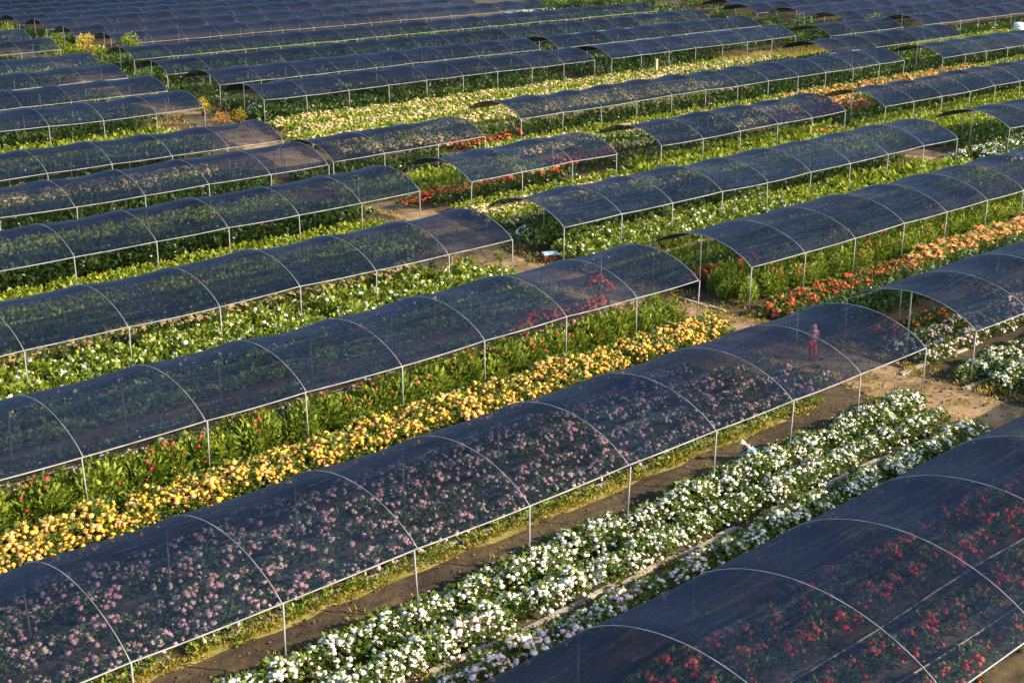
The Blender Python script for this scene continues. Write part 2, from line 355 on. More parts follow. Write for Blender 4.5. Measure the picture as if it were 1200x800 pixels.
# left block: right-hand ends stand on the dirt path
tunnel(12.15, 2, 62.28, SN + 'over the red flowers, nearest of all, in front of the white rows', 'end', wid=6.9, rise=1.15)
tunnel(24.65, ul(24), 42.3, SN + 'over pink flower beds, with the worker in red at its end')
tunnel(35.8, ul(35.8), 42.7, SN + 'just behind the row of yellow flowers')
tunnel(46.0, ul(46), 41.3, SN + 'fronted by leafy plants with scattered white blooms, left of the dirt path')
tunnel(56.8, ul(56.8), 44.3, SN + 'left of the path, fronted by low lime-green plants')
tunnel(65.9, ul(65.9), 44.6, SN + 'left of the path, next behind the one with lime-green plants in front')
tunnel(74.4, ul(74.4), 47.0, SN + 'left of the path, its roof dotted by white flowers seen through it')
tunnel(89.0, ul(89), 49.6, SN + 'left of the path, its right end beside the amber and yellow shrubs')
tunnel(97.8, ul(97.8), 51.5, SN + 'left of the path, first behind the one by the amber shrub', detail=1)
tunnel(106.6, ul(106), 52.6, SN + 'left of the path, second behind the one by the amber shrub', detail=1)
tunnel(115.0, ul(115), 54.2, SN + 'at upper left, its pale end bay beside the curving dirt path', detail=1)
tunnel(128.5, ul(128.5), 56.6, SN + 'at far upper left, opposite the tall yellow-green shrubs', detail=1)
tunnel(138.0, ul(138), 57.9, SN + 'at far upper left, last one left of the path', detail=1)
# right block: left-hand ends stand on the dirt path
tunnel(24.4, 45.3, ur(24), SN + 'with an open end at right, behind the white bushes across the path', 'start')
tunnel(35.55, 45.9, ur(35), SN + 'fronted by the bright red and orange flower row', 'start')
tunnel(46.0, 44.65, 80.1, SN + 'right of the path, long, fronted by leafy plants with white blooms', 'both')
tunnel(45.5, 85.7, ur(45), SN + 'at right edge with white flowers around its open left end', 'start')
tunnel(57.0, 48.0, 59.8, 'short three-bay dark shade-net tunnel with reddish flowers at its open left end', 'both')
tunnel(57.1, 63.9, 83.6, SN + 'of five bays in the middle, fronted by plain lime-green plants', 'both')
tunnel(56.5, 87.6, ur(56.5), SN + 'at right with coral-red flowers at its open left end', 'start')
tunnel(66.8, 45.6, 57.5, 'short dark shade-net tunnel left of the coral flower patch, behind the three-bay one', 'both')
tunnel(70.2, 63.8, 111.3, SN + 'across the middle right, its right end over the orange flower row', 'both')
tunnel(68.8, 115.6, ur(68.8), SN + 'at right edge, just past the orange flower row', 'start', 1)
tunnel(89.0, 54.7, 88.5, SN + 'behind the wide cream and yellow flower field', 'start', 1)
tunnel(98.2, 56.3, 91.8, SN + 'first behind the one edging the cream flower field', 'both', 1)
tunnel(106.2, 56.0, 126, SN + 'second behind the one edging the cream flower field', 'start', 1)
tunnel(117.0, 58.5, 128, SN + 'with a strip of green crops showing behind it at upper left', 'start', 1)
tunnel(88.8, 92.0, 119.8, SN + 'upper right of centre, fronted by bright cream flowers and dry grass', 'both', 1)
tunnel(97.6, 94.0, 125.0, SN + 'behind the one with bright cream flowers and dry grass in front', 'end', 1)
tunnel(77.6, 110.0, 133.7, SN + 'upper right, its right end beside a yellow-green patch', 'end', 1)
tunnel(86.3, 122.5, 136.0, 'short dark shade-net tunnel upper right, between dark vines and the dry grass', 'both', 1)
far_l = [(128.8, 62.7, 121), (137.2, 62.3, 119), (146.2, 63.1, 118), (152.6, 62.8, 116), (159.0, 62.8, 118), (165.4, 62.5, 124), (171.8, 62.5, 130), (178.2, 62, 130), (184.6, 62, 126), (191, 62, 120), (197.4, 62, 116)]
ordinal = ['first', 'second', 'third', 'fourth', 'fifth', 'sixth', 'seventh', 'eighth', 'ninth', 'tenth', 'eleventh']
for k, (v, a, b) in enumerate(far_l):
    tunnel(v, a, b, 'dark net tunnel in the far upper-left net field, %s row from its front' % ordinal[k], 'start', 1 if k < 3 else 0)
far_r = [(85.9, 139.5, 185), (93.4, 135.5, 196), (100.4, 137, 205), (107.0, 136.2, 214), (113.4, 140, 214), (119.8, 150, 210), (126.2, 158, 205)]
for k, (v, a, b) in enumerate(far_r):
    tunnel(v, a, b, 'dark net tunnel in the far upper-right net field, %s row from its front' % ordinal[k], 'start', 1 if k < 1 else 0)

# kerbs: narrow pale concrete edgings of the beds
def kerb(u0, v0, u1, v1, label, h=0.10, wd=0.14):
    L = math.hypot(u1 - u0, v1 - v0); ang = math.atan2(v1 - v0, u1 - u0); mb = MB(); x = 0
    while x < L - 0.1:
        l = min(random.uniform(0.7, 1.1), L - x); hh = h * random.uniform(0.75, 1.15)
        if random.random() < 0.12: x += l; continue
        mb.box((x + l / 2, random.uniform(-0.06, 0.06), hh / 2 - 0.03), (l - 0.03, wd * random.uniform(0.8, 1.2), hh + 0.06), random.uniform(-0.03, 0.03)); x += l
    o = link('bed_kerb', mb.mesh('bed_kerb', M['kerb'])); o.location = W(u0, v0, 0); o.rotation_euler = (0, 0, YAW + ang)
    tag(o, label, 'kerb', 'concrete edgings of the flower beds')
kerb(3, 27.36, 38.0, 27.36, 'pale edging along the bed of pink flowers under the net', 0.12, 0.13)
kerb(3, 22.58, 39.5, 22.58, 'grey edging between the second and third white flower rows')
kerb(44.2, 26.75, 49.0, 26.65, 'short pale edging under the open-ended net tunnel at right')
kerb(44.6, 24.2, 52.0, 24.2, 'pale edging along the post line of the open-ended tunnel at right')
kerb(45.4, 35.4, 45.4, 39.6, 'grey edging across the end of the tunnel by the red flower row')
kerb(41.9, 39.0, 44.5, 41.0, 'slanting edging on the dirt behind the yellow flower row')

# ------------------------------------------------------------------ plants
def leaf_arrays(n, R, h, seed, L, wd, upright, flat):
    r = np.random.default_rng(seed)
    ang = r.uniform(0, 2 * np.pi, n); rad = R * np.sqrt(r.uniform(0, 1, n)); q = rad / R
    zt = h * (1 - 0.55 * q ** 2)
    z = zt * (1 - (1 - 0.12) * r.uniform(0, 1, n) ** (2.2 if flat else 1.3))
    p = np.stack([rad * np.cos(ang), rad * np.sin(ang), z], 1)
    d = np.stack([np.cos(ang) * q, np.sin(ang) * q, np.full(n, upright)], 1) + r.normal(0, 0.55, (n, 3)) * (1 - 0.5 * min(1, upright))
    d /= np.linalg.norm(d, axis=1)[:, None]
    s = np.cross(d, r.normal(0, 1, (n, 3))); s /= np.linalg.norm(s, axis=1)[:, None] + 1e-9
    l = L * r.uniform(0.7, 1.3, n)[:, None]; ww = wd * r.uniform(0.7, 1.3, n)[:, None]
    nrm = np.cross(s, d); nrm *= np.where(nrm[:, 2:] < 0, -1, 1)
    v = np.stack([p, p + d * l * 0.5 + s * ww + nrm * l * 0.06, p + d * l - nrm * l * 0.15, p + d * l * 0.5 - s * ww + nrm * l * 0.06], 1).reshape(-1, 3)
    f = np.arange(n * 4).reshape(n, 4)
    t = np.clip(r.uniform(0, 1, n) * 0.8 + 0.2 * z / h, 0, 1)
    return v, f, t
def blossom_arrays(n, R, h, seed, size, lod, upz=0.02, clump=1):
    """puffs of petals: one raised middle, a crinkled ring and a skirt below it (tris and quads as triangles)"""
    r = np.random.default_rng(seed + 999)
    V_, F_, T_ = [], [], []; b = 0
    if clump > 1:
        k = max(1, n // clump); ca = r.uniform(0, 2 * np.pi, k); cr = R * np.sqrt(r.uniform(0.02, 0.9, k)); pts = []
        for i in range(n):
            j = r.integers(k); a_, b_ = cr[j] * np.cos(ca[j]) + r.normal(0, 0.11), cr[j] * np.sin(ca[j]) + r.normal(0, 0.11); pts.append((a_, b_))
    for i in range(n):
        if clump > 1: x, y = pts[i]
        else:
            a = r.uniform(0, 2 * np.pi); rd = R * math.sqrt(r.uniform(0, 1)); x, y = rd * math.cos(a), rd * math.sin(a)
        q = min(1.1, math.hypot(x, y) / R); z = h * (1 - 0.52 * q * q) + upz + r.uniform(-0.10, 0.05) * h
        s = size * r.uniform(0.5, 1.35); m = 7 if lod == 0 else (5 if lod == 1 else 4)
        tilt = np.array([x / R * 0.6 + r.normal(0, 0.25), y / R * 0.6 + r.normal(0, 0.25), 1.0]); tilt /= np.linalg.norm(tilt)
        e1 = np.cross(tilt, [0.3, 1, 0.1]); e1 /= np.linalg.norm(e1); e2 = np.cross(tilt, e1); c = np.array([x, y, z])
        ph = r.uniform(0, 6.28); tint = r.uniform(0, 1)
        ring = []
        for k in range(m):
            g = ph + 2 * np.pi * k / m; k1 = r.uniform(0.75, 1.15)
            ring.append(c + (e1 * math.cos(g) + e2 * math.sin(g)) * s * 0.5 * k1 + tilt * s * r.uniform(-0.02, 0.12))
        V_.append(c + tilt * s * (0.30 if lod == 0 else 0.34)); V_ += ring
        if lod == 0:
            for k in range(m):
                g = ph + 2 * np.pi * (k + 0.5) / m; V_.append(c + (e1 * math.cos(g) + e2 * math.sin(g)) * s * 0.34 * r.uniform(0.8, 1.2) - tilt * s * 0.26)
        for k in range(m):
            F_.append((b, b + 1 + k, b + 1 + (k + 1) % m)); T_.append(np.clip(tint + r.normal(0, 0.06), 0, 1))
            if lod == 0:
                F_.append((b + 1 + k, b + 1 + m + k, b + 1 + (k + 1) % m)); T_.append(np.clip(tint + r.normal(0, 0.06), 0, 1))
                F_.append((b + 1 + (k + 1) % m, b + 1 + m + k, b + 1 + m + (k + 1) % m)); T_.append(tint)
        b = len(V_)
    if not V_: return np.zeros((0, 3)), np.zeros((0, 3), int), np.zeros(0)
    return np.array(V_), np.array(F_), np.array(T_)
def np_mesh(name, parts):
    """parts: list of (verts, faces(n,k), tint, material)"""
    parts = [p for p in parts if len(p[0])]
    me = bpy.data.meshes.new(name); nv = sum(len(p[0]) for p in parts)
    me.vertices.add(nv); me.vertices.foreach_set('co', np.concatenate([p[0] for p in parts]).astype(np.float32).ravel())
    loops = []; starts = []; tot = []; mi = []; tint = []; off = 0; ls = 0; mats = []
    for v, f, t, m in parts:
        if m not in mats: mats.append(m); me.materials.append(m)
        k = f.shape[1]; loops.append((f + off).ravel()); starts.append(ls + np.arange(len(f)) * k); tot.append(np.full(len(f), k)); ls += f.size; off += len(v)
        mi.append(np.full(len(f), mats.index(m))); tint.append(t)
    loops = np.concatenate(loops).astype(np.int32); starts = np.concatenate(starts).astype(np.int32)
    me.loops.add(len(loops)); me.loops.foreach_set('vertex_index', loops)
    me.polygons.add(len(starts)); me.polygons.foreach_set('loop_start', starts); me.polygons.foreach_set('material_index', np.concatenate(mi).astype(np.int32))
    me.update(calc_edges=True); me.validate()
    at = me.attributes.new('tint', 'FLOAT', 'FACE'); at.data.foreach_set('value', np.concatenate(tint).astype(np.float32))
    return me

# kind: name, leaf material, petal material, R, h, leaf L, w, upright, n leaves, n blossoms, blossom size, individuals
KINDS = {
    'white':  dict(name='white_flower_bush', leaf='leaf', pet='white', R=0.47, h=0.66, L=0.16, w=0.042, up=0.5, nl=240, nb=62, bs=0.130, clump=4, ind=300),
    'blush':  dict(name='pale_pink_flower_bush', leaf='leaf', pet='palepink', R=0.48, h=0.56, L=0.15, w=0.040, up=0.5, nl=210, nb=38, bs=0.150, clump=4, ind=300),
    'yellow': dict(name='yellow_flower_bush', leaf='leaf', pet='yellow', R=0.56, h=0.72, L=0.16, w=0.044, up=0.5, nl=240, nb=52, bs=0.155, clump=4, ind=300),
    'pink':   dict(name='pink_flower_bush', leaf='leaf', pet='pink', R=0.40, h=0.50, L=0.14, w=0.036, up=0.6, nl=160, nb=19, bs=0.145, clump=3, ind=300),
    'red':    dict(name='red_flower_bush', leaf='leaf', pet='red', R=0.44, h=0.55, L=0.15, w=0.040, up=0.6, nl=180, nb=20, bs=0.155, clump=4, ind=300),
    'tall':   dict(name='tall_flower_plant', leaf='leaf_bright', pet='crimson', R=0.40, h=1.18, L=0.23, w=0.042, up=1.15, nl=260, nb=3, bs=0.16, clump=1, ind=300),
    'leafy':  dict(name='leafy_flower_plant', leaf='leaf_bright', pet='white', R=0.46, h=1.05, L=0.20, w=0.060, up=0.9, nl=240, nb=5, bs=0.17, clump=1, ind=300),
    'lime':   dict(name='lime_plants', leaf='leaf_lime', pet='cream', R=0.50, h=0.55, L=0.20, w=0.055, up=0.8, nl=90, nb=0, bs=0.1, clump=1, ind=0),
    'dark':   dict(name='dark_green_plants', leaf='leaf_dark', pet='white', R=0.50, h=1.0, L=0.22, w=0.055, up=0.9, nl=110, nb=1, bs=0.12, clump=1, ind=0),
    'cream':  dict(name='cream_flowers', leaf='leaf_bright', pet='cream', R=0.50, h=0.55, L=0.17, w=0.045, up=0.7, nl=90, nb=34, bs=0.20, clump=1, ind=0),
    'orange': dict(name='orange_flowers', leaf='leaf_bright', pet='orange', R=0.48, h=0.66, L=0.17, w=0.045, up=0.7, nl=90, nb=36, bs=0.20, clump=1, ind=0),
    'coral':  dict(name='coral_flowers', leaf='leaf_dark', pet='red', R=0.46, h=0.72, L=0.17, w=0.045, up=0.7, nl=90, nb=34, bs=0.20, clump=1, ind=0),
}
def plant_parts(kind, seed, lod):
    k = KINDS[kind]; fl = (1.0, 0.55, 0.32)[lod]; fs = (1.0, 1.3, 1.6)[lod]
    nl = int(k['nl'] * fl) if k['nl'] > 100 or lod == 0 else int(k['nl'] * (1, 0.8, 0.5)[lod])
    rr = random.Random(seed)
    nb = k['nb']
    if nb >= 4: nb = max(2, int(nb * rr.uniform(0.6, 1.35) * (1, 0.8, 0.55)[lod]))
    elif nb: nb = rr.choice([0, 0, 1, nb, nb * 2]) if lod < 2 else rr.choice([0, 0, 1, nb])
    lv = leaf_arrays(nl, k['R'], k['h'], seed, k['L'] * fs, k['w'] * fs, k['up'], k['nb'] > 8)
    bl = blossom_arrays(nb, k['R'] * 0.95, k['h'], seed, k['bs'] * (1, 1.08, 1.3)[lod], lod, 0.02, k['clump'])
    return lv, bl
VAR = {}
def variants(kind, lod):
    if (kind, lod) not in VAR:
        VAR[(kind, lod)] = [plant_parts(kind, 100 * s + 17 + hash_kind(kind), lod) for s in range(8 if lod == 0 else 6)]
    return VAR[(kind, lod)]
def hash_kind(k): return sum(ord(c) * (i + 1) for i, c in enumerate(k)) % 97
MESH0 = {}
def meshes0(kind):
    if kind not in MESH0:
        k = KINDS[kind]; out = []
        for lv, bl in variants(kind, 0):
            out.append((np_mesh('foliage', [(lv[0], lv[1], lv[2], M[k['leaf']])]), np_mesh('blossoms', [(bl[0], bl[1], bl[2], M[k['pet']])]) if len(bl[0]) else None))
        MESH0[kind] = out
    return MESH0[kind]

ROWS = []   # kind, v, u0, u1, spacing, scale, label, group
def row(kind, v, u0, u1, sp=0.46, sc_=1.0, label=None, wob=0.10):
    ROWS.append((kind, v, u0, u1, sp, sc_, label, wob))
# --- foreground, in front of and under the nearest tunnels
for v in (13.9, 15.5, 17.3, 18.5): row('red', v, 12, 56, 0.62, 1.0, 'bush with scattered red flowers, under the nearest shade net')
row('white', 21.55, 27.5, 41.2, 0.46, 0.95, 'white flowering bush in the row touching the nearest net', 0.16)
row('blush', 21.5, 23.0, 27.5, 0.46, 0.95, 'pale pink flowering bush in the row touching the nearest net', 0.14)
row('white', 21.55, 21.8, 23.0, 0.46, 0.9, 'white flowering bush in the row touching the nearest net', 0.16)
row('blush', 21.6, 9, 21.8, 0.46, 0.95, 'pale pink flowering bush in the row touching the nearest net', 0.14)
row('blush', 23.1, 19, 20.6, 0.4, 1.0, 'pale pink flowering bush breaking the middle near white row', 0.1)
row('white', 23.12, 6, 41.0, 0.42, 0.95, 'white flowering bush in the middle one of three near white rows', 0.08)
row('white', 24.50, 6, 41.6, 0.40, 1.08, 'white flowering bush in the tallest near row, along the post line', 0.09)
for v, ue in ((28.0, 41.4), (29.4, 40.6), (30.8, 39.4), (32.2, 38)): row('pink', v, 2, ue, 0.47, 1.0, 'pink flowering bush seen through the dark net, beside the edging', 0.09)
row('yellow', 34.3, 6, 43.0, 0.44, 1.0, 'bright yellow flowering bush at the front of the yellow row', 0.12)
row('yellow', 35.05, 6, 43.3, 0.42, 1.08, 'bright yellow flowering bush at the back of the yellow row, by the posts', 0.12)
row('tall', 36.5, 4, 42.2, 0.40, 1.0, 'tall green plant with odd crimson blooms behind the yellow row', 0.10)
row('tall', 37.4, 4, 42.0, 0.42, 0.96, 'tall green plant in the second rank behind the yellow row', 0.10)
row('pink', 38.9, 6, 41.0, 0.6, 0.9, 'pink flowering bush deep under the net behind the yellow row')
row('coral', 40.4, 36, 42, 0.5, 0.75); row('dark', 40.2, 6, 36, 0.6, 0.6)
for v in (42.6, 43.9): row('lime', v, 6, 41.5, 0.5, 0.9)
row('leafy', 45.3, 8, 40.6, 0.46, 1.0, 'broad-leaved plant with white blooms along the front post line left of the path')
row('leafy', 46.4, 8, 40.4, 0.46, 1.0, 'broad-leaved plant with white blooms just under the net edge left of the path')
row('leafy', 47.4, 8, 40.0, 0.46, 1.0, 'broad-leaved plant in the shade of the net left of the path')
row('dark', 48.8, 8, 39, 0.55, 0.8); row('cream', 50.4, 8, 39, 0.6, 0.9); row('dark', 51.6, 8, 40, 0.5, 0.8)
for v in (53.3, 54.5): row('lime', v, 10, 42, 0.5, 0.8)
for v in (55.7, 56.8, 57.8, 58.8): row('lime', v, 10, 43.0, 0.46, 0.9)
for v in (60.0, 61.2, 62.3): row('dark', v, 10, 43.0, 0.5, 1.15)
for v in (63.8, 65.0): row('lime', v, 14, 43.5, 0.5, 0.8)
for v in (66.6, 67.8): row('lime', v, 14, 43, 0.5, 0.8)
for v in (69.0, 70.4, 71.6): row('dark', v, 14, 43, 0.55, 1.0)
for v in (73.0, 74.8): row('dark', v, 18, 45, 0.55, 0.8)
for v in (76.0, 77.2, 78.4, 79.6): row('cream', v, 18, 43.5, 0.6, 0.85)
for v in (82.0, 83.5, 85.0): row('dark', v, 20, 47, 0.6, 0.9)
for v in (86.4, 87.6, 88.8, 90.0): row('lime', v, 22, 48, 0.55, 0.95)
row('lime', 91.2, 22, 47, 0.55, 1.1); row('cream', 87.2, 22, 46, 0.9, 0.8)
for v in (92.4, 93.6): row('dark', v, 22, 46.5, 0.6, 1.15)
for v in (96, 98.6, 100, 104.5, 107, 109, 113, 116, 119): row('dark', v, ul(v), min(52, 50 + (v - 98) * 0.1), 0.7, 1.0)
for v in (123, 125, 127, 129, 130.5, 134, 136, 139, 142): row('dark' if v > 128 else 'lime', v, ul(v), 55.5, 0.75, 1.1)
# --- right of the path
for v, c in ((24.75, 'white'), (23.3, 'white'), (22.0, 'white')): row(c, v, 45.6, 58, 0.42, 1.05, 'white flowering bush at right, across the path from the white rows', 0.14)
row('blush', 27.1, 46.2, 60, 0.5, 1.0, 'pale pink flowering bush inside the open-ended tunnel at right')
row('blush', 28.4, 46.4, 60, 0.55, 0.9, 'pale pink flowering bush in the rear bed of the open-ended tunnel')
row('coral', 29.6, 46.8, 60, 1.1, 0.8); row('dark', 29.3, 46.8, 60, 0.6, 0.7); row('dark', 31.5, 46.5, 64, 0.5, 1.0); row('dark', 33, 46.5, 66, 0.5, 0.9)
row('red', 34.3, 46.3, 58, 0.42, 1.0, 'red flowering bush at the front of the red and orange row', 0.12)
row('red', 35.05, 46.3, 60, 0.42, 1.08, 'red flowering bush beside the posts of the red and orange row', 0.12)
row('orange', 34.6, 57, 76, 0.40, 1.05); row('orange', 35.3, 59, 78, 0.44, 1.05)
for v in (36.5, 37.6): row('tall', v, 46.8, 76, 0.44, 0.92, 'tall green plant behind the red and orange flower row')
row('tall', 38.7, 47.2, 76, 0.46, 0.92, 'tall green plant inside the tunnel behind the red row')
row('coral', 40.0, 46.8, 60, 0.8, 0.95); row('dark', 41.2, 46.5, 76, 0.5, 0.8)
for v in (42.6, 43.8): row('lime', v, 46, 84, 0.55, 0.8)
row('leafy', 45.6, 45.6, 63, 0.46, 0.9, 'broad-leaved plant with white blooms along the long tunnel right of the path')
row('leafy', 46.7, 45.6, 63, 0.46, 0.95, 'broad-leaved plant with white blooms under the long tunnel right of the path')
row('leafy', 47.9, 46.0, 63, 0.46, 0.95, 'broad-leaved plant in the third rank under the long tunnel right of the path')
for v in (45.6, 46.7, 47.9): row('lime', v, 63, 81.0 if v < 47 else 79.5, 0.46, 1.1)
row('dark', 49.4, 46, 79, 0.5, 1.0); row('dark', 50.8, 46, 79, 0.5, 1.0)
for v in (45.2, 46.4, 47.6): row('white', v, 84.5, 100, 0.5, 1.15)
for v in (48.8, 50.2): row('dark', v, 85.5, 100, 0.5, 1.0)
row('white', 47.6, 82.8, 86, 0.6, 1.0); row('dark', 51.8, 82, 100, 0.5, 0.9)
for v, c in ((53.0, 'dark'), (54.2, 'cream'), (55.4, 'lime'), (56.4, 'cream'), (57.5, 'cream'), (58.6, 'lime')): row(c, v, 48.3, 62.5, 0.5, 0.95)
row('dark', 60.0, 48.2, 59, 0.5, 1.0); row('coral', 61.4, 46.5, 59, 0.45, 0.95); row('cream', 62.6, 48, 60, 0.55, 0.8)
for v in (53.2, 54.4, 55.5, 56.6, 57.7, 58.8): row('lime', v, 64.0, 86, 0.5, 0.95)
row('lime', 60.0, 64.5, 86, 0.5, 1.1); row('coral', 58.9, 82.3, 85.5, 0.5, 0.9); row('dark', 61.6, 62, 86, 0.5, 0.9)
row('coral', 63.2, 61.0, 66, 0.42, 1.0); row('coral', 64.2, 61.0, 66, 0.42, 0.9)
for v in (53.5, 54.6, 55.7, 56.8, 58): row('lime', v, 87, 118, 0.55, 0.95)
for v in (59.3, 60.6, 61.8): row('lime' if v < 60 else 'dark', v, 88, 118, 0.6, 1.0)
for v in (63.4, 64.5): row('coral', v, 85.5, 97, 0.45, 1.0)
for v in (63.6, 65.0): row('dark', v, 97, 126, 0.6, 0.9)
for v in (65.2, 66.6): row('dark' if v > 66 else 'cream', v, 66, 86, 0.55, 0.9)
for v in (63.8, 65.0, 66.2, 67.4): row('lime', v, 46, 60, 0.55, 0.85)
for v in (69, 70.4, 71.6): row('dark', v, 46, 57, 0.6, 0.9)
for v, c in ((67.8, 'cream'), (69.0, 'lime'), (70.0, 'cream'), (71.1, 'lime')): row(c, v, 61, 95, 0.52, 0.95)
for v in (67.4, 68.6, 69.8, 71.0): row('orange', v, 94.5, 124, 0.46, 0.95)
for v in (66.2, 68.0, 69.4, 70.6): row('lime', v, 122 if v > 66.5 else 100, 140, 0.6, 0.95)
for v in (72.6, 74.2): row('dark', v, 64.5, 140, 0.6, 0.95)
row('coral', 72.6, 60.0, 66, 0.42, 1.0); row('orange', 73.8, 59.5, 66, 0.42, 0.9)
for i, v in enumerate(np.arange(75.6, 89.4, 1.15)): row(('cream', 'cream', 'lime', 'cream')[i % 4], float(v), 53.5 if v < 84 else 55.5, 96, 0.56, 0.95)
for v in (90.6, 92.2): row('dark', v, 55.5, 88, 0.65, 1.15)
for i, v in enumerate(np.arange(76.0, 86.0, 1.4)): row('lime' if i % 2 else 'dark', float(v), 97, 134, 0.65, 0.9)
for v in (85.8, 86.8, 87.8, 88.6): row('cream', v, 89, 115.5, 0.5, 1.0)
for v in (89.6,): row('lime', v, 92, 112, 0.55, 0.9)
for v in (91, 92.6, 94): row('dark', v, 92, 110, 0.65, 1.0)
for v in (96.0, 97.0, 105, 106.5, 114, 116, 117.5, 125, 127, 129): row('dark', v, 57, 126, 0.8, 1.1)
for v in (124, 126): row('lime', v, 60, 128, 0.8, 1.0)
for v in (81, 82.5, 84, 85.2): row('lime', v, 134.5, 165, 0.65, 0.95)
for v in (86.4, 88): row('dark', v, 139, 175, 0.7, 1.2)
for v in (93, 95, 97, 99, 101): row('dark', v, 126, 137, 0.6, 1.1)

for v in np.arange(100, 150, 3.2): row('dark' if int(v * 3) % 3 else 'lime', float(v), 126 + (v - 100) * 0.05, 137 + max(0, v - 112) * 0.5, 0.9, 1.25)
for v in np.arange(118, 172, 2.6): row('dark' if int(v * 3) % 4 else 'lime', float(v), 60.8, 66, 0.75, 1.4)
for v in np.arange(92, 118, 2.4): row('dark', float(v), 55.4 + max(0, v - 108) * 0.3, 58.5, 0.7, 1.2)
def in_view(p, m=60):
    d = Vector(p) - Vector((0, 0, CAM_H)); z = d.dot(fw)
    if z < 2: return None
    x = 600 + FPX * d.dot(r2) / z; y = 400 - FPX * d.dot(u2) / z
    return z if (-m < x < 1200 + m and -m < y < 800 + m) else None
plants = {}
for (kind, v, u0, u1, sp, s, label, wob) in ROWS:
    u = u0 + random.uniform(0, 0.2)
    while u < u1:
        uu = u + random.uniform(-0.12, 0.12); vv = v + random.gauss(0, wob)
        p = W(uu, vv, 0); z = in_view((p.x, p.y, 0.5))
        if z is not None and random.random() > 0.035:
            plants.setdefault(kind, []).append((z, p.x, p.y, s * random.uniform(0.82, 1.16), random.uniform(0, 6.283), label))
        u += sp * (1.0 if z is None or z < 75 else 1.18)
GROUPS = {'white': 'white flowering bushes', 'blush': 'pale pink flowering bushes', 'yellow': 'yellow flowering bushes', 'pink': 'pink flowering bushes', 'red': 'red flowering bushes', 'tall': 'tall green flower plants', 'leafy': 'broad-leaved plants with white blooms'}
STUFF_LABEL = {'white': 'white flowers massed in the farther beds', 'blush': 'farther pale pink flowers', 'yellow': 'farther yellow flowers', 'pink': 'pink flowers massed deep under the nets', 'red': 'farther red flowers', 'tall': 'farther tall green plants with few blooms', 'leafy': 'farther broad-leaved green plants with white blooms',
               'lime': 'lime-green leafy plants filling beds between the tunnels', 'dark': 'dark green plants massed under the shade nets', 'cream': 'cream and yellow flowers massed in the middle beds', 'orange': 'orange flowers massed in long rows at right', 'coral': 'coral-red flowers massed at the tunnel ends'}
for kind, ps in plants.items():
    k = KINDS[kind]; ps.sort(key=lambda q: q[0])
    ni = min(k['ind'], len(ps)) if k['ind'] else 0
    near = [q for q in ps if q[5]][:ni]; ids = set(id(q) for q in near)
    ms = meshes0(kind) if ni else None
    for i, (z, x, y, s, a, label) in enumerate(near):
        fm, bm = ms[random.randrange(len(ms))]
        o = link(k['name'], fm, None, (x, y, 0), a, (s, s, s * random.uniform(0.9, 1.12)))
        tag(o, label, 'flower plant', GROUPS[kind] + ' - ' + label)
        if bm: link('blossoms', bm, o)
    rest = [q for q in ps if id(q) not in ids]
    if rest:
        buckets = {}
        for q in rest: buckets.setdefault(1 if q[0] < 78 else 2, []).append(q)
        if not ni:
            buckets = {}
            for q in rest: buckets.setdefault(1 if q[0] < 82 else 2, []).append(q)
        LV, LF, LT, BV, BF, BT = [], [], [], [], [], []; lo = bo = 0
        for lod, qs in buckets.items():
            vs = variants(kind, lod)
            for (z, x, y, s, a, label) in qs:
                lv, bl = vs[random.randrange(len(vs))]; ca, sa = math.cos(a) * s, math.sin(a) * s
                R3 = np.array([[ca, -sa, 0], [sa, ca, 0], [0, 0, s]]).T
                LV.append(lv[0] @ R3 + [x, y, 0]); LF.append(lv[1] + lo); lo += len(lv[0]); LT.append(np.clip(lv[2] * 0.75 + 0.25 * random.random(), 0, 1))
                if len(bl[0]): BV.append(bl[0] @ R3 + [x, y, 0]); BF.append(bl[1] + bo); bo += len(bl[0]); BT.append(bl[2])
        parts = [(np.concatenate(LV), np.concatenate(LF), np.concatenate(LT), M[k['leaf']])]
        if BV: parts.append((np.concatenate(BV), np.concatenate(BF), np.concatenate(BT), M[k['pet']]))
        nm = k['name'] if not ni else k['name'].rsplit('_', 1)[0] + '_bed'
        tag(link(nm, np_mesh(nm, parts)), STUFF_LABEL[kind], 'flower bed' if k['nb'] else 'crop bed', None, 'stuff')
    print('plants', kind, len(ps), 'individual', len(near))

# grass and weeds along path edges and bed edges
def grass(pts):
    n = 7; out_v, out_f, out_t = [], [], []; b = 0
    for (u, v, s) in pts:
        p = W(u, v, 0)
        if in_view((p.x, p.y, 0)) is None: continue
        lv = leaf_arrays(10, 0.22 * s, 0.20 * s, random.randrange(40), 0.17 * s, 0.014 * s + 0.008, 1.0, False)
        out_v.append(lv[0] + [p.x, p.y, 0]); out_f.append(lv[1] + b); b += len(lv[0]); out_t.append(np.clip(lv[2] * 0.6 + random.random() * 0.4, 0, 1))
    me = np_mesh('grass', [(np.concatenate(out_v), np.concatenate(out_f), np.concatenate(out_t), M['straw'])])
    tag(link('grass', me), 'short yellow-green grass along paths and bed edgings', 'grass', None, 'stuff')
gp = [(random.uniform(3, 39), random.gauss(26.98, 0.13), random.uniform(0.4, 0.9)) for _ in range(620)]
gp += [(random.gauss(41.6, 0.5), random.uniform(20, 100), random.uniform(0.5, 1.1)) for _ in range(260)]
gp += [(random.gauss(45.4, 0.5), random.uniform(18, 56), random.uniform(0.5, 1.2)) for _ in range(330)]
gp += [(random.uniform(108, 129), random.uniform(87.5, 93), random.uniform(0.9, 1.8)) for _ in range(500)]
gp += [(random.uniform(48, 58), random.uniform(90, 120), random.uniform(0.9, 1.8)) for _ in range(200)]
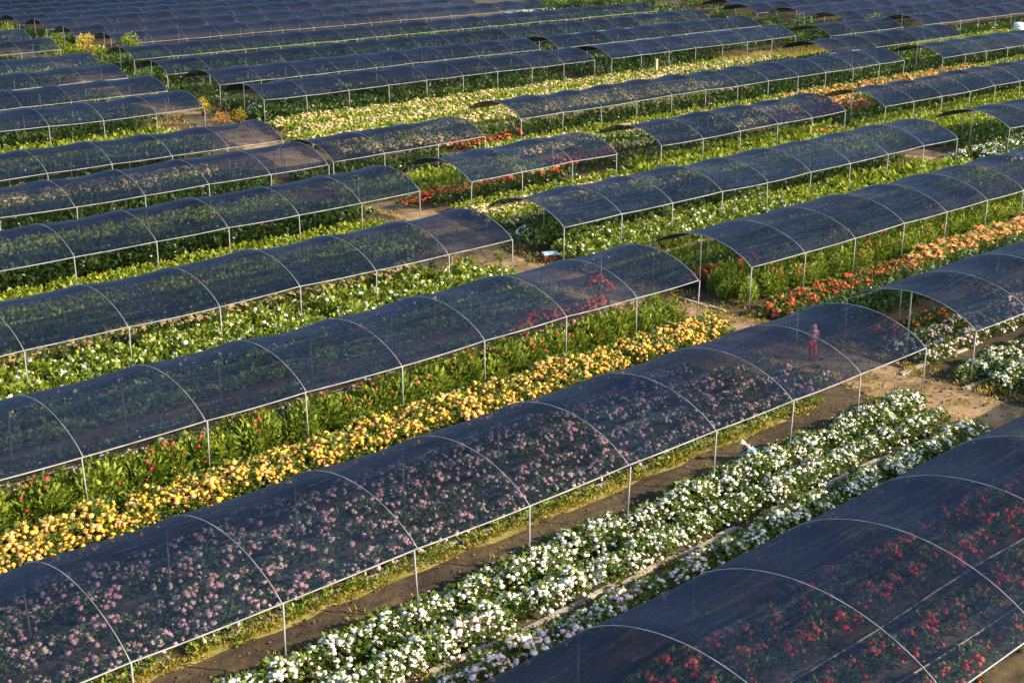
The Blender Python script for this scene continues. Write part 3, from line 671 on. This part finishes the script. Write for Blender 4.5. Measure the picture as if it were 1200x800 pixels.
gp += [(random.uniform(5, 41), random.gauss(22.35, 0.12), random.uniform(0.4, 0.9)) for _ in range(160)]
gp1 = gp
gp2 = [(random.uniform(5, 41), 24.95 + abs(random.gauss(0, 0.35)), random.uniform(0.4, 1.1)) for _ in range(260)]
gp2 += [(41.4 + abs(random.gauss(0, 0.9)), random.uniform(20, 75), random.uniform(0.4, 1.0)) for _ in range(420)] + [(45.3 - abs(random.gauss(0, 0.8)), random.uniform(18, 75), random.uniform(0.4, 1.1)) for _ in range(420)]
gp2 += [(random.uniform(44, 55), random.uniform(75, 110), random.uniform(0.6, 1.4)) for _ in range(300)]
grass(gp1 + gp2)
vg = [(random.uniform(3, 39.5), random.gauss(27.2, 0.13), random.uniform(0.7, 1.3)) for _ in range(420)]
VV, FF, TT, b0 = [], [], [], 0
for (a, b, s_) in vg:
    p = W(a, b, 0)
    if in_view((p.x, p.y, 0)) is None: continue
    lv = leaf_arrays(14, 0.16 * s_, 0.24 * s_, random.randrange(30), 0.13 * s_, 0.03 * s_, 0.8, False)
    VV.append(lv[0] + [p.x, p.y, 0]); FF.append(lv[1] + b0); b0 += len(lv[0]); TT.append(lv[2])
tag(link('weeds', np_mesh('weeds', [(np.concatenate(VV), np.concatenate(FF), np.concatenate(TT), M['leaf_bright'])])), 'low green weeds along the edging of the pink bed', 'weeds', None, 'stuff')
def litter(name, n, spots, size, flat, mat, label, cat):
    r = np.random.default_rng(len(name)); VV, FF, TT = [], [], []; b = 0
    for k in range(n):
        u0, u1, v0, v1 = spots[k % len(spots)]; p = W(r.uniform(u0, u1), r.uniform(v0, v1), 0)
        if in_view((p.x, p.y, 0)) is None: continue
        s_ = size * r.lognormal(0, 0.45); m = 5; z = 0.02 if not flat else 0.055
        ring = [(p.x + s_ * math.cos(6.283 * i / m) * r.uniform(0.6, 1.1), p.y + s_ * math.sin(6.283 * i / m) * r.uniform(0.6, 1.1), z + (0 if not flat else r.uniform(-.015, .02))) for i in range(m)]
        VV.append(np.array(ring + [(p.x, p.y, z + (s_ * 0.8 if not flat else 0.008))])); FF.append(np.array([(i, (i + 1) % m, m) for i in range(m)]) + b); b += m + 1; TT.append(np.full(m, r.uniform()))
    tag(link(name, np_mesh(name, [(np.concatenate(VV), np.concatenate(FF), np.concatenate(TT), mat)])), label, cat, None, 'stuff')
spots = [(4, 41, 24.9, 26.7), (4, 41, 25.0, 26.5), (41.3, 45.3, 22, 60), (41.6, 45, 20, 52), (10, 50, 12, 19.5)]
litter('soil_clods', 2600, spots, 0.035, False, M['ground'], 'small brown soil clods and stones on the paths', 'soil clods')
litter('plant_litter', 1500, spots[:4], 0.024, True, M['litter'], 'dry straw-coloured plant litter on the paths', 'plant litter')
litter('fallen_petals', 420, [(5, 41, 25.0, 25.9), (7, 42, 22.4, 22.8)], 0.035, True, M['white'], 'fallen white petals beside the white rows', 'petals')
#PART2
# ------------------------------------------------------------------ people
def skin_mesh(name, J, edges, mat, grow=1.0, root='pelvis', sub=2):
    names = []
    for a, b in edges:
        for q in (a, b):
            if q not in names: names.append(q)
    me = bpy.data.meshes.new(name); me.from_pydata([J[q][0] for q in names], [(names.index(a), names.index(b)) for a, b in edges], [])
    o = bpy.data.objects.new(name, me); COL.objects.link(o)
    md = o.modifiers.new('skin', 'SKIN'); md.use_smooth_shade = True
    if not me.skin_vertices:
        import bmesh
        bm = bmesh.new(); bm.from_mesh(me); bm.verts.layers.skin.verify(); bm.to_mesh(me); bm.free()
    for i, q in enumerate(names):
        r = J[q][1] * grow; me.skin_vertices[0].data[i].radius = (r, r); me.skin_vertices[0].data[i].use_root = (q == root or (root not in names and i == 0))
    sd = o.modifiers.new('sub', 'SUBSURF'); sd.levels = sub; sd.render_levels = sub
    dg = bpy.context.evaluated_depsgraph_get(); ev = o.evaluated_get(dg)
    out = bpy.data.meshes.new_from_object(ev); out.name = name
    bpy.data.objects.remove(o); bpy.data.meshes.remove(me)
    out.materials.clear(); out.materials.append(mat)
    out.polygons.foreach_set('use_smooth', [True] * len(out.polygons)); return out
def append_mb(me, mb):
    import bmesh
    bm = bmesh.new(); bm.from_mesh(me); t = bpy.data.meshes.new('t'); t.from_pydata(mb.v, [], mb.f); bm.from_mesh(t); bm.to_mesh(me); bm.free(); bpy.data.meshes.remove(t)
    me.polygons.foreach_set('use_smooth', [True] * len(me.polygons))
ARM = lambda s: [('chest', 'sh' + s), ('sh' + s, 'el' + s), ('el' + s, 'wr' + s), ('wr' + s, 'pa' + s)]
LEG = lambda s: [('pelvis', 'hip' + s), ('hip' + s, 'kn' + s), ('kn' + s, 'an' + s), ('an' + s, 'toe' + s)]
def fingers(mb, J, s):
    a, p = Vector(J['wr' + s][0]), Vector(J['pa' + s][0]); d = (p - a).normalized()
    side = d.cross(Vector((0, 0, 1)));
    if side.length < 0.2: side = Vector((1, 0, 0))
    side.normalize(); dn = side.cross(d).normalized()
    if dn.z > 0: dn = -dn
    for k, L in enumerate((0.060, 0.070, 0.075, 0.068)):
        b = p + side * (k - 1.5) * 0.017; mb.tube([b, b + d * L * 0.5, b + d * L * 0.85 + dn * L * 0.3, b + d * L + dn * L * 0.6], [0.009, 0.0085, 0.008, 0.006], 6)
    b = a + (p - a) * 0.5 + side * 0.02 * (1 if s == 'l' else -1)
    mb.tube([b, b + side * (0.035 if s == 'l' else -0.035) + d * 0.025, b + side * (0.04 if s == 'l' else -0.04) + d * 0.06], [0.010, 0.009, 0.007], 6)
def face(mb, J):
    h = Vector(J['head'][0]); f = Vector(J['_face'][0]).normalized(); upv = (Vector(J['top'][0]) - h).normalized(); r = J['head'][1]
    sd = f.cross(upv).normalized()
    mb.tube([h + f * r * 0.85 + upv * r * 0.25, h + f * r * 1.25 - upv * r * 0.12, h + f * r * 0.9 - upv * r * 0.2], [0.008, 0.015, 0.010], 6)
    for k in (-1, 1): mb.tube([h + sd * k * r * 0.9 + upv * r * 0.2, h + sd * k * r * 1.1, h + sd * k * r * 0.92 - upv * r * 0.3], [0.008, 0.014, 0.008], 6)
    mb.tube([h + f * r * 0.93 - upv * r * 0.5 - sd * 0.022, h + f * r * 1.02 - upv * r * 0.52, h + f * r * 0.93 - upv * r * 0.5 + sd * 0.022], [0.005, 0.008, 0.005], 6)
    eyes = MB()
    for k in (-1, 1): eyes.lathe([(0.001, -0.010), (0.008, -0.006), (0.011, 0), (0.008, 0.006), (0.001, 0.010)], 8, tuple(h + f * r * 0.90 + sd * k * r * 0.38 + upv * r * 0.12))
    return eyes
def person(u, v, rz, s, J, label, cats, top, bottom, headgear, feet):
    root = tag(empty('person', u, v, 0, rz), label, 'person'); root.scale = (s, s, s)
    E_ = [('pelvis', 'spine'), ('spine', 'chest'), ('chest', 'neck'), ('neck', 'head'), ('head', 'top')] + ARM('l') + ARM('r') + LEG('l') + LEG('r')
    body = skin_mesh('body', J, E_, M['skin']); mb = MB(); fingers(mb, J, 'l'); fingers(mb, J, 'r'); eyes = face(mb, J); append_mb(body, mb)
    link('body', body, root); link('eyes', eyes.mesh('eyes', M['hair'], True), root)
    link('shirt', skin_mesh('shirt', J, [('pelvis', 'spine'), ('spine', 'chest')] + [e for q in 'lr' for e in ARM(q)[:3]], M[top], 1.22, 'spine'), root)
    link('trousers', skin_mesh('trousers', J, [e for q in 'lr' for e in LEG(q)[:3]], M[bottom], 1.32), root)
    for q in 'lr': link('boot', skin_mesh('boot', J, [('an' + q, 'toe' + q)], M[feet], 1.25, 'an' + q), root)
    headgear(root, J); return root
def scarf(root, J):
    h = Vector(J['head'][0]); mb = MB()
    mb.lathe([(0.02, 0.135), (0.075, 0.115), (0.108, 0.06), (0.116, 0.0), (0.112, -0.06), (0.095, -0.11), (0.13, -0.17), (0.16, -0.20)], 14, (h.x, h.y + 0.028, h.z))
    link('headscarf', mb.mesh('headscarf', M['cl_pink'], True), root)
def cone_hat(root, J):
    h = Vector(J['top'][0]); mb = MB()
    mb.lathe([(0.17, -0.05), (0.165, -0.045), (0.11, 0.01), (0.05, 0.06), (0.006, 0.085)], 18, (h.x, h.y, h.z))
    link('conical_hat', mb.mesh('conical_hat', M['hat'], True), root)
J1 = dict(pelvis=((0, 0, 0.88), 0.125), spine=((0, 0, 1.08), 0.11), chest=((0, 0, 1.27), 0.125), neck=((0, 0, 1.40), 0.052), head=((0, -0.01, 1.50), 0.088), top=((0, 0, 1.585), 0.062), _face=((0.05, -1, -0.15), 0))
for q, k in (('l', 1), ('r', -1)):
    J1.update({'sh' + q: ((0.165 * k, 0.01, 1.33), 0.052), 'el' + q: ((0.215 * k, -0.03, 1.08), 0.040), 'wr' + q: ((0.10 * k, -0.21, 1.10), 0.028), 'pa' + q: ((0.035 * k, -0.245, 1.11), 0.030),
               'hip' + q: ((0.085 * k, 0, 0.83), 0.088), 'kn' + q: ((0.095 * k, -0.03 * (1 + k), 0.46), 0.060), 'an' + q: ((0.095 * k, 0.02, 0.08), 0.042), 'toe' + q: ((0.11 * k, -0.12, 0.035), 0.036)})
p0 = W(43.1, 30.1); rz0 = math.atan2(p0.y, p0.x) - math.pi / 2
person(43.1, 30.1, rz0 + 0.25, 0.92, J1, 'worker in pink top and red trousers standing on the dirt under the net', None, 'cl_pink', 'cl_red', scarf, 'boot')
# bunch of white flowers held against the chest
bb = blossom_arrays(16, 0.15, 0.14, 5, 0.085, 0); gg = leaf_arrays(40, 0.14, 0.12, 6, 0.12, 0.03, 0.8, False)
o = link('flower_bunch', np_mesh('flower_bunch', [(gg[0], gg[1], gg[2], M['leaf'])])); q0 = Vector((0, -0.27, 1.02)) * 0.92
o.location = p0 + Matrix.Rotation(rz0 + 0.25, 3, 'Z') @ q0
tag(o, 'bunch of pale flowers held by the worker in red trousers', 'flower bunch'); link('blossoms', np_mesh('blossoms', [(bb[0], bb[1], bb[2], M['palepink'])]), o)
J2 = dict(pelvis=((0.17, 0, 0.34), 0.135), spine=((0.05, 0, 0.50), 0.115), chest=((-0.12, 0, 0.64), 0.125), neck=((-0.23, 0, 0.71), 0.052), head=((-0.31, 0, 0.76), 0.088), top=((-0.36, 0, 0.84), 0.062), _face=((-1, 0, -0.5), 0))
for q, k in (('l', -1), ('r', 1)):
    J2.update({'sh' + q: ((-0.14, 0.17 * k, 0.64), 0.052), 'el' + q: ((-0.20, 0.22 * k, 0.40), 0.040), 'wr' + q: ((-0.36, 0.12 * k, 0.32), 0.028), 'pa' + q: ((-0.42, 0.08 * k, 0.30), 0.030),
               'hip' + q: ((0.14, 0.09 * k, 0.32), 0.088), 'kn' + q: ((-0.20, 0.13 * k, 0.45), 0.060), 'an' + q: ((0.05, 0.12 * k, 0.08), 0.042), 'toe' + q: ((-0.09, 0.13 * k, 0.035), 0.036)})
person(33.35, 25.38, 0.0, 0.9, J2, 'crouching worker in blue with a pale hat, behind the white flower rows', None, 'cl_blue', 'cl_dark', cone_hat, 'boot')

# ------------------------------------------------------------------ shrubs, trees, small things
def clump(cx, cy, cz, R, h, n, L, wd, seed):
    v, f, t = leaf_arrays(n, R, h, seed, L, wd, 0.6, False); return v + [cx, cy, cz], f, t
def shrub(name, u, v, h, R, leaf, label, cat, n=220, L=0.13, pet=None, nb=0, trunk=False, k=5, group=None):
    o_seed = int(u * 131 + v * 17); rr = random.Random(o_seed)
    root = tag(empty(name, u, v, 0, rr.uniform(0, 6)), label, cat, group)
    mb = MB(); LV, LF, LT = [], [], []; b = 0; BV, BF, BT = [], [], []; bo = 0
    for i in range(k):
        a = 6.283 * i / k + rr.uniform(-0.4, 0.4); d = R * rr.uniform(0.25, 0.75) if i else 0
        hh = h * rr.uniform(0.55, 1.0) if i else h; cr = R * rr.uniform(0.38, 0.6)
        tip = Vector((d * math.cos(a), d * math.sin(a), hh - cr * 0.7))
        mb.tube([(0, 0, -0.05), tip * 0.5 + Vector((0, 0, hh * 0.08)), tip], [0.035 * h, 0.022 * h, 0.010 * h], 6)
        lv = clump(tip.x, tip.y, tip.z - cr * (0.9 if trunk else 1.2), cr, cr * (1.7 if trunk else 2.0), n // k, L, L * 0.3, o_seed + i)
        LV.append(lv[0]); LF.append(lv[1] + b); b += len(lv[0]); LT.append(np.clip(lv[2] * 0.8 + rr.uniform(0, 0.3), 0, 1))
        if nb:
            bl = blossom_arrays(nb // k, cr, cr * 2.0, o_seed + i, 0.16, 1)
            BV.append(bl[0] + [tip.x, tip.y, tip.z - cr * 1.2]); BF.append(bl[1] + bo); bo += len(bl[0]); BT.append(bl[2])
    link('trunk' if trunk else 'stems', mb.mesh('trunk', M['bark'], True), root)
    vv = np.concatenate(LV); vv[:, 2] = np.maximum(vv[:, 2], 0.02)
    link('crown', np_mesh('crown', [(vv, np.concatenate(LF), np.concatenate(LT), M[leaf])]), root)
    if nb: link('blossoms', np_mesh('blossoms', [(np.concatenate(BV), np.concatenate(BF), np.concatenate(BT), M[pet])]), root)
    return root
shrub('flowering_shrub', 42.0, 41.0, 1.35, 0.62, 'leaf_dark', 'crimson flowering shrub under the net behind the yellow row', 'shrub', 240, 0.13, 'crimson', 110)
shrub('golden_shrub', 52.9, 92.4, 1.15, 0.85, 'amber', 'amber-orange round shrub, lower left of the two beside the path', 'shrub', 400, 0.13)
shrub('golden_shrub', 54.4, 92.0, 1.25, 0.80, 'gold', 'bright yellow round shrub to the right of the amber one', 'shrub', 400, 0.13)
shrub('golden_shrub', 54.0, 97.0, 1.5, 0.75, 'gold', 'golden spiky shrub at the end of the upper-left net tunnel', 'shrub', 320, 0.18)
shrub('golden_tree', 61.4, 132.5, 3.0, 1.1, 'gold', 'golden-leaved small tree by a net end at far upper left', 'tree', 420, 0.22, trunk=True)
shrub('young_tree', 64.0, 128.2, 3.2, 1.0, 'leaf_lime', 'lime-green upright tree against the net corner at far upper left', 'tree', 420, 0.22, trunk=True)
shrub('young_tree', 61.8, 141.5, 2.2, 1.5, 'leaf_lime', 'low spreading yellow-green tree at far upper left net ends', 'tree', 420, 0.24, trunk=True)
shrub('young_tree', 60.8, 151.0, 2.6, 1.2, 'leaf_lime', 'yellow-green tree farthest up the path at upper left', 'tree', 420, 0.24, trunk=True)
shrub('flowering_shrub', 55.6, 107.0, 0.9, 0.8, 'leaf_dark', 'low orange-flowered shrub by the upper bend of the path', 'shrub', 200, 0.14, 'orange', 60)
shrub('flowering_shrub', 57.8, 127.2, 0.9, 0.6, 'leaf_dark', 'low pink-flowered shrub left of the golden tree', 'shrub', 160, 0.14, 'palepink', 50)
shrub('green_shrub', 42.6, 48.3, 0.85, 0.24, 'leaf_lime', 'slim lime-green sapling on the dirt by the post at the net end', 'sapling', 110, 0.13)
for i, (u, v, h, R, lf) in enumerate([(135, 136.5, 3.4, 2.2, 'leaf_dark'), (139.5, 133.0, 3.0, 2.0, 'leaf'), (143.5, 130.5, 3.8, 2.2, 'leaf_dark'), (147, 127.0, 3.2, 2.0, 'leaf'), (150.5, 124.5, 3.6, 2.3, 'leaf_dark'), (146.0, 134.5, 3.6, 2.3, 'leaf_dark'), (152.5, 129.5, 3.4, 2.2, 'leaf_dark'), (132.0, 141.5, 3.0, 1.8, 'leaf'), (141.0, 139.5, 3.6, 2.2, 'leaf_dark')]):
    shrub('tree', u, v, h, R, lf, 'small dark green tree in the clump beyond the nets at top centre', 'tree', 700, 0.30, trunk=True, k=7, group='trees at top centre')
for i, (u, v, h, R, lf) in enumerate([(133.5, 115.2, 2.0, 1.6, 'leaf_lime'), (136.5, 113.2, 2.4, 1.6, 'leaf'), (138.0, 110.2, 2.0, 1.5, 'leaf_lime'), (133.5, 107.6, 2.2, 1.7, 'leaf'), (136.6, 104.4, 2.6, 1.5, 'leaf_dark')]):
    shrub('bush', u, v, h, R, lf, 'yellow-green bush beside the net ends at upper right of centre', 'bush', 520, 0.26, k=6, group='bushes at the upper net ends')
for i, (u, v, h, R) in enumerate([(133.0, 97.6, 3.0, 1.9), (136.0, 95.6, 2.6, 1.8), (139.0, 92.3, 3.0, 1.9), (142.5, 91.2, 2.6, 1.7), (128.5, 98.8, 2.4, 1.6)]):
    shrub('vine_bush', u, v, h, R, 'leaf_dark', 'dark vine-like bush heaped against the nets at upper right', 'bush', 620, 0.26, k=7, group='dark bushes at upper right')
for i, (u, v, h, R, lf) in enumerate([(57.0, 101.8, 1.8, 1.0, 'leaf_dark'), (56.0, 94.4, 1.5, 0.9, 'leaf_dark'), (58.4, 114.2, 1.8, 1.0, 'leaf'), (61.6, 125.0, 2.0, 1.1, 'leaf_dark'), (64.6, 124.6, 1.8, 1.0, 'leaf_dark'), (60.0, 137.5, 2.2, 1.3, 'leaf')]):
    shrub('bush', u, v, h, R, lf, 'dark green bush crowding the left ends of the upper net tunnels', 'bush', 360, 0.20, k=5, group='bushes at the upper-left net ends')

def sack(u, v, z, s, label, cat, name, mat, rz=0.0, squash=1.0):
    mb = MB(); prof_ = [(0.30, 0.0), (0.38, 0.10), (0.40, 0.26), (0.34, 0.42), (0.20, 0.52), (0.07, 0.56), (0.10, 0.62)]
    mb.lathe(prof_, 14); mb.v = [((x * (1 + 0.12 * math.sin(5 * z_ * 9 + x * 7))) * s * 1.2, y * s * 0.75 * (1 + 0.1 * math.sin(x * 11)), z_ * s * squash) for x, y, z_ in mb.v]
    o = link(name, mb.mesh(name, mat, True)); o.location = W(u, v, z); o.rotation_euler = (0, 0, rz); tie = MB().tube([(0.10 * s * math.cos(a) * 1.1, 0.075 * s * math.sin(a), 0.565 * s * squash) for a in np.linspace(0, 6.283, 13)], 0.018 * s, 5, False)
    link('tie', tie.mesh('tie', M['cl_blue'], True), o); tag(o, label, cat); return o
sack(47.6, 52.1, 0.0, 0.95, 'white plastic sack standing in the shade of the net end, right of the path', 'sack', 'plastic_sack', M['sack'], -0.4)
sack(57.2, 94.6, 0.0, 1.6, 'white bulging sack by the post under the upper-left net end', 'sack', 'plastic_sack', M['sack'], 0.5)
# crate with a pale lid
cr = MB(); cr.box((0, 0, 0.03), (0.74, 0.48, 0.05))
for k in (-1, 1):
    for z in (0.12, 0.24, 0.36): cr.box((0, 0.24 * k, z), (0.72, 0.025, 0.08)); cr.box((0.36 * k, 0, z), (0.025, 0.44, 0.08))
    for j in (-1, 1): cr.box((0.345 * k, 0.225 * j, 0.22), (0.045, 0.045, 0.40))
o = link('crate', cr.mesh('crate', M['crate_red'])); o.location = W(45.2, 47.5, 0); o.rotation_euler = (0, 0, YAW - 0.5); tag(o, 'brown-red crate with a pale blue lid at the corner of the net end', 'crate')
ld = MB(); ld.box((0, 0, 0.455), (0.80, 0.54, 0.05)); ld.box((0, 0, 0.488), (0.70, 0.44, 0.02)); link('lid', ld.mesh('lid', M['crate_lid']), o)
# white tank far right
tk = MB().lathe([(0.62, 0.0), (0.66, 0.05), (0.66, 0.32), (0.63, 0.36), (0.66, 0.40), (0.66, 0.72), (0.63, 0.76), (0.66, 0.80), (0.64, 1.10), (0.48, 1.26), (0.2, 1.32)], 20)
o = link('water_tank', tk.mesh('water_tank', M['tank'], True)); o.location = W(158.5, 84.6, 0); tag(o, 'white round water tank near the nets at far upper right', 'water tank')
link('lid', MB().lathe([(0.2, 1.315), (0.21, 1.37), (0.05, 1.39)], 14).mesh('lid', M['cl_dark'], True), o)
# timber post by the cream field
o = link('timber_post', MB().box((0, 0, 0.75), (0.34, 0.2, 1.7)).box((0, 0, 1.62), (0.38, 0.24, 0.06)).mesh('timber_post', M['wood'])); o.location = W(97.6, 88.3, 0); o.rotation_euler = (0, 0, YAW + 0.2)
tag(o, 'thick tan timber post among the thin posts over the cream flowers', 'post')
# irrigation pipes lying in the nearest red bed and the bed behind the yellow row
for (u0, u1, v, lab) in ((12, 50, 16.5, 'thin pale hose between the rear red flower rows under the nearest net'), (12, 50, 14.7, 'thin pale hose between the front red flower rows under the nearest net'), (4, 41, 38.2, 'thin pale hose behind the tall plants under the net by the yellow row'), (4, 41, 39.6, 'thin pale hose in the rear bed under the net by the yellow row')):
    pts = []; x = 0.0
    while x <= u1 - u0: pts.append((x, 0.06 * math.sin(x * 0.5 + v) + random.uniform(-0.02, 0.02), 0.11)); x += 1.3
    o = link('irrigation_hose', MB().tube(pts, 0.028, 6).mesh('irrigation_hose', M['kerb'], True)); o.location = W(u0, v, 0); o.rotation_euler = (0, 0, YAW); tag(o, lab, 'hose', 'irrigation hoses')
